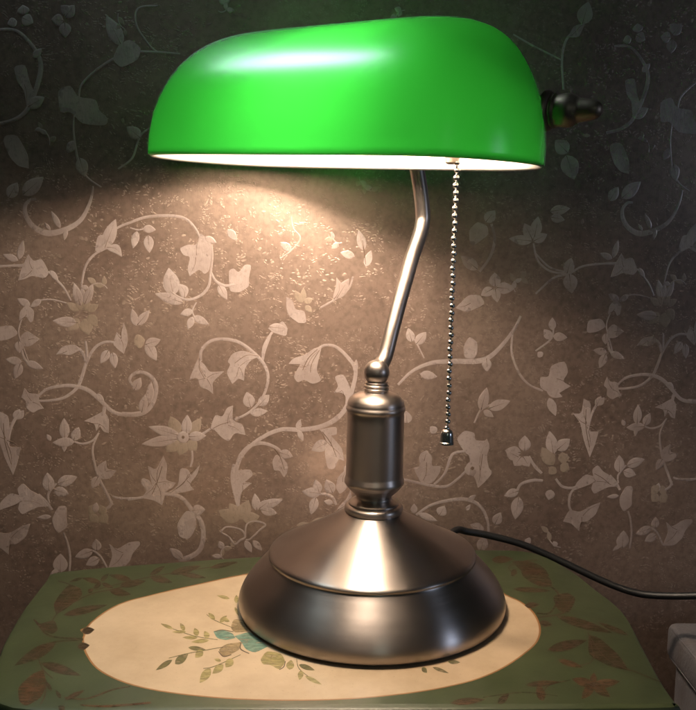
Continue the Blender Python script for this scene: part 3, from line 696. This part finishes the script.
for zz in (-.0625, -.084):
    loop = [Vector((x, y, zz)) - stool.location for x, y in ((.2227, -.19), (.2227, .098))]
    tube(bm, crs(loop, 8), .0008, 6)
obj('piping', bm, M_leather, stool)
for sx in (.25, .50):
    for sy in (-.17, .08):
        bm = bmesh.new(); lathe(bm, [(0, -.4548), (.016, -.4548), (.013, -.475), (0, -.475)], Matrix.Translation(Vector((sx, sy, 0)) - stool.location), 20)
        obj('foot', bm, M_dark, stool)

# ------------------------------------------------------------------ the lamp
lamp = empty('desk_lamp', (0, 0, .0002))
tag(lamp, 'lit desk lamp with a green glass shade, brushed metal base and beaded pull chain', 'lamp')
def dense(prof, n=5):
    return [(max(0, p.x), p.y) for p in crs([Vector(p) for p in prof], n)]
bm = bmesh.new()
prof = [(0, .0006), (.076, .0006), (.0788, .0008)] + dense([(.0798, .0018), (.0803, .0045), (.0796, .0085), (.0768, .0140), (.0724, .0198), (.0677, .0250), (.0645, .0285)], 5) + \
       dense([(.0626, .0305), (.0619, .0316), (.0620, .0324), (.0621, .0332), (.0615, .0340)], 5) + \
       dense([(.0598, .0349), (.050, .0395), (.041, .0444), (.033, .0488), (.0253, .0531), (.020, .0562), (.0168, .0580)], 5) + [(.0120, .0588), (0, .0588)]
lathe(bm, prof, None, 160)
o = obj('base', bm, M_base, lamp); sharp(o, 50)
bm = bmesh.new()
lathe(bm, [(0, .0000), (.0775, .0000), (.0779, .0003), (.0776, .0005), (0, .0005)], None, 96)
obj('base_pad', bm, M_cord, lamp)
LEAN = Matrix.Rotation(math.radians(.7), 4, 'Y')
bm = bmesh.new()
prof = [(0, .0560), (.0160, .0565), (.0168, .0576)] + dense([(.0173, .0586), (.0176, .0600), (.0172, .0614), (.0163, .0622)], 4) + dense([(.0150, .0627), (.0150, .0636), (.0138, .0645), (.0115, .0656), (.0106, .0668), (.0112, .0684), (.0136, .0708), (.0164, .0738)], 4) + \
       dense([(.0169, .0746), (.0177, .0757), (.0178, .0772), (.0175, .0785), (.0172, .0796)], 4) + [(.0170, .0802), (.0170, .0810), (.0169, .1000), (.0168, .1175), (.0168, .1186)] + \
       dense([(.0170, .1192), (.0175, .1202), (.0175, .1213), (.0171, .1222)], 3) + dense([(.0168, .1228), (.0167, .1243), (.0158, .1263), (.0138, .1283), (.0108, .1296), (.0078, .1302)], 4) + \
       dense([(.0070, .1306), (.0069, .1312), (.0074, .1319), (.0074, .1325), (.0068, .1330)], 3) + dense([(.0068, .1332), (.0073, .1339), (.0073, .1345), (.0066, .1350)], 3) + dense([(.0064, .1353), (.0068, .1358), (.0064, .1364), (.004, .1368)], 3) + [(0, .1368)]
lathe(bm, prof, LEAN, 96)
o = obj('column', bm, M_col, lamp); sharp(o, 40)
bm = bmesh.new()
lathe(bm, [(.0076 * math.sin(math.pi * k / 24), .1420 - .0076 * math.cos(math.pi * k / 24)) for k in range(25)], LEAN, 48)
obj('swivel_ball', bm, M_stem, lamp)

# shade frame: origin, axes (long axis turned 34 degrees, leaning 2.8 degrees)
SA, SB, TH, TIL, SH, EP, EQ, SX, SY, SZ, ER = .1176, .0570, .5793, .0494, .0713, 5.71, 1.6, -.0236, -.0167, .2617, 2.0969
def SL(X, Y, Z):
    X2 = X * math.cos(TIL) + Z * math.sin(TIL); Z2 = -X * math.sin(TIL) + Z * math.cos(TIL)
    return Vector((X2 * math.cos(TH) + Y * math.sin(TH) + SX, -X2 * math.sin(TH) + Y * math.cos(TH) + SY, Z2 + SZ))
SM = Matrix.Translation(SL(0, 0, 0)) @ Matrix.Rotation(-TH, 4, 'Z') @ Matrix.Rotation(TIL, 4, 'Y')
def shade_rings(inset, nt=40, nu=180):
    out = []
    for i in range(nt + 1):
        t = math.sin(math.pi / 2 * i / nt)
        c0 = max(0, 1 - t ** ER); ring = []
        aa, bb = max((SA - inset) * c0 ** (1 / EP), .0004), max((SB - inset) * c0 ** (1 / EQ), .0002)
        for j in range(nu):
            u = 2 * math.pi * j / nu; c, s = math.cos(u), math.sin(u)
            ring.append(SL(aa * math.copysign(abs(c) ** (2 / EP), c), bb * math.copysign(abs(s) ** (2 / EQ), s), (SH - inset) * t))
        out.append(ring)
    return out
bm = bmesh.new()
TK = .0032
def skin(rings, mi, flip):
    V = [[bm.verts.new(p) for p in r] for r in rings]; n = len(V[0])
    for A_, B_ in zip(V, V[1:]):
        for k in range(n):
            q = (A_[k], A_[(k + 1) % n], B_[(k + 1) % n], B_[k]); f = bm.faces.new(q[::-1] if flip else q); f.material_index = mi
    f = bm.faces.new(V[-1][::-1] if flip else V[-1]); f.material_index = mi
    return V
Vo = skin(shade_rings(0), 0, False); Vi = skin(shade_rings(TK), 1, True)
n = len(Vo[0])
# rounded, fire-polished lip joining the two skins
mid = [bm.verts.new((a.co + b.co) / 2 - Vector((0, 0, .0011))) for a, b in zip(Vo[0], Vi[0])]
for k in range(n):
    f = bm.faces.new((Vo[0][(k + 1) % n], Vo[0][k], mid[k], mid[(k + 1) % n])); f.material_index = 0
    f = bm.faces.new((mid[(k + 1) % n], mid[k], Vi[0][k], Vi[0][(k + 1) % n])); f.material_index = 1
shade = obj('lamp_shade', bm, [M_green, M_opal], lamp)

# finials through both ends of the shade
PV, PZ = .0185, .0262
for sgn in (1, -1):
    bm = bmesh.new()
    MF = SM @ Matrix.Translation((sgn * .1106, PV, PZ)) @ Matrix.Rotation(sgn * math.pi / 2, 4, 'Y')
    lathe(bm, [(0, -.006), (.004, -.006), (.004, 0)] + dense([(.0085, .0002), (.0096, .0012), (.0098, .0028), (.0090, .0042), (.0081, .0048)], 3) + dense([(.0078, .0056), (.0084, .0064), (.0078, .0072)], 3) +
          dense([(.0076, .0080), (.0081, .0110), (.0080, .0140), (.0069, .0165), (.0059, .0182), (.0055, .0205), (.0049, .0245), (.0038, .0275), (.0019, .0291), (.0, .0294)], 4), MF, 48)
    o = obj('finial', bm, M_bronze, lamp); sharp(o, 40)

# stem: two bends, rising into the shade
BK = Vector((math.sin(TH), math.cos(TH), 0)); BN = Vector((math.cos(TH), -math.sin(TH), 0))
def on_stem(px, py):
    d = ray(px, py); t = (Vector((.0018, 0, 0)) - CAM).dot(BN) / d.dot(BN); return CAM + d * t
pts = [Vector((.0018, 0, .1430))]
for px, py in ((384.6, 358), (392, 330), (399, 303.7), (406, 279), (412, 257.7), (419, 237.6), (422.6, 222), (422.5, 209), (420.3, 190), (416.8, 168.6)):
    pts.append(on_stem(px, py))
pts += [SL(.0115, .0690, .008), SL(.020, .066, .015), SL(.040, .055, .023), SL(.066, .024, .036)]
bm = bmesh.new(); tube(bm, crs(pts, 7), .0046, 28)
obj('stem', bm, M_stem, lamp)
bm = bmesh.new()
MS = SM @ Matrix.Translation((.0850, -.004, .0425)) @ Matrix.Rotation(-math.pi / 2, 4, 'Y')
lathe(bm, [(0, 0), (.006, 0), (.0090, .003), (.0098, .010), (.0098, .030), (.0103, .031), (.0103, .034), (.0098, .035), (.0110, .041), (.0105, .043), (0, .043)], MS, 48)
lathe(bm, [(0, -.001), (.0028, -.001), (.0038, -.0002), (.0038, .022), (0, .022)], Matrix.Translation(SL(.0640, .0165, .001)), 20)
o = obj('lamp_socket', bm, M_sock, lamp); sharp(o, 40)
bm = bmesh.new()
MB = SM @ Matrix.Translation((.0430, -.006, .0440)) @ Matrix.Rotation(-math.pi / 2, 4, 'Y')
lathe(bm, [(0, 0), (.010, 0)] + dense([(.0102, .004), (.0108, .012), (.0128, .022), (.0146, .033), (.0148, .042), (.0136, .052), (.0100, .060), (.0050, .0645), (0, .0655)], 5), MB, 48)
obj('light_bulb', bm, M_bulb, lamp)

# pull chain
top = on_depth(457, 163, -.040); bot = on_depth(447.2, 429, -.040)
chain = empty('pull_chain'); chain.parent = lamp
bm = bmesh.new(); NB = 37
D = (bot - top)
for k in range(NB):
    c = top + D * (k / (NB - 1)) + Vector((.00025 * math.sin(k * 1.7), .0002 * math.sin(k * 2.3), 0))
    bmesh.ops.create_uvsphere(bm, u_segments=16, v_segments=10, radius=.00165, matrix=Matrix.Translation(c))
chain_o = obj('bead_string', bm, M_chain, chain)
bm = bmesh.new(); tube(bm, [top - D.normalized() * .004, top + D * .5, bot + D.normalized() * .003], .00045, 8); obj('link_wire', bm, M_chain, chain)
bm = bmesh.new()
lathe(bm, [(0, .0035)] + dense([(.0012, .0034), (.0026, .0026), (.0034, .0010), (.0036, -.0014), (.0037, -.0036)], 4) + [(.0041, -.0040), (.0041, -.0050), (.0034, -.0052), (.0030, -.0040), (0, -.0034)], Matrix.Translation(bot + D.normalized() * .0035), 32)
sharp(obj('chain_bell', bm, M_chain, chain), 40)

# power cord from the back of the base, over the table edge and away to the right
pts = [Vector((.046, .060, .012)), on_depth(455, 531, .084)]
for px, py, y in ((468, 532, .092), (490, 536, .0965), (523, 545, .0985), (560, 561, .095), (600, 580, .087), (628, 591, .08), (652, 595.5, .074), (696, 596, .062), (740, 592, .05)):
    pts.append(on_depth(px, py, y))
pts += [Vector((.36, .0, -.052)), Vector((.42, -.03, -.0570)), Vector((.52, -.06, -.0571)), Vector((.60, -.07, -.10))]
bm = bmesh.new(); tube(bm, crs(pts, 8), .0025, 14); obj('power_cord', bm, M_cord, lamp)

# ------------------------------------------------------------------ light
w = bpy.data.worlds.new('World'); scene.world = w; w.use_nodes = True
bg = w.node_tree.nodes['Background']; bg.inputs['Color'].default_value = (.80, 1.0, .92, 1); bg.inputs['Strength'].default_value = .011
def area(name, loc, target, sx, sy, power, col):
    l = bpy.data.lights.new(name, 'AREA'); l.shape = 'RECTANGLE'; l.size = sx; l.size_y = sy; l.energy = power; l.color = col
    o = bpy.data.objects.new(name, l); COL.objects.link(o); o.location = loc
    o.rotation_euler = (Vector(target) - Vector(loc)).to_track_quat('-Z', 'Y').to_euler(); return o
hl = area('shade_highlight_light', (0, 0, 0), (0, 0, -1),   .10, .34, 4.4, (.70, .92, 1.0))      # added unseen area light, close to the wall, for the shade's pale highlight
hl.location = wall_pt(-.265, .65, .012); hl.rotation_euler = (WN + Vector((.1, 0, -.35))).to_track_quat('-Z', 'Y').to_euler()
area('side_window_light', (1.5, -.75, .30), (0, 0, .05), .22, .40, 1.7, (.62, .74, 1.0))
area('room_lamp', (.25, -2.4, .75), (0, 0, .15), .35, .9, 0.75, (.78, .98, .88))

vs = scene.view_settings
vs.view_transform = 'Standard'; vs.look = 'None'; vs.exposure = 0; vs.gamma = 1; vs.use_curve_mapping = False
scene.cycles.use_denoising = True
scene.cycles.max_bounces = 16; scene.cycles.diffuse_bounces = 8; scene.cycles.transmission_bounces = 10; scene.cycles.glossy_bounces = 6
scene.cycles.sample_clamp_indirect = 6.0
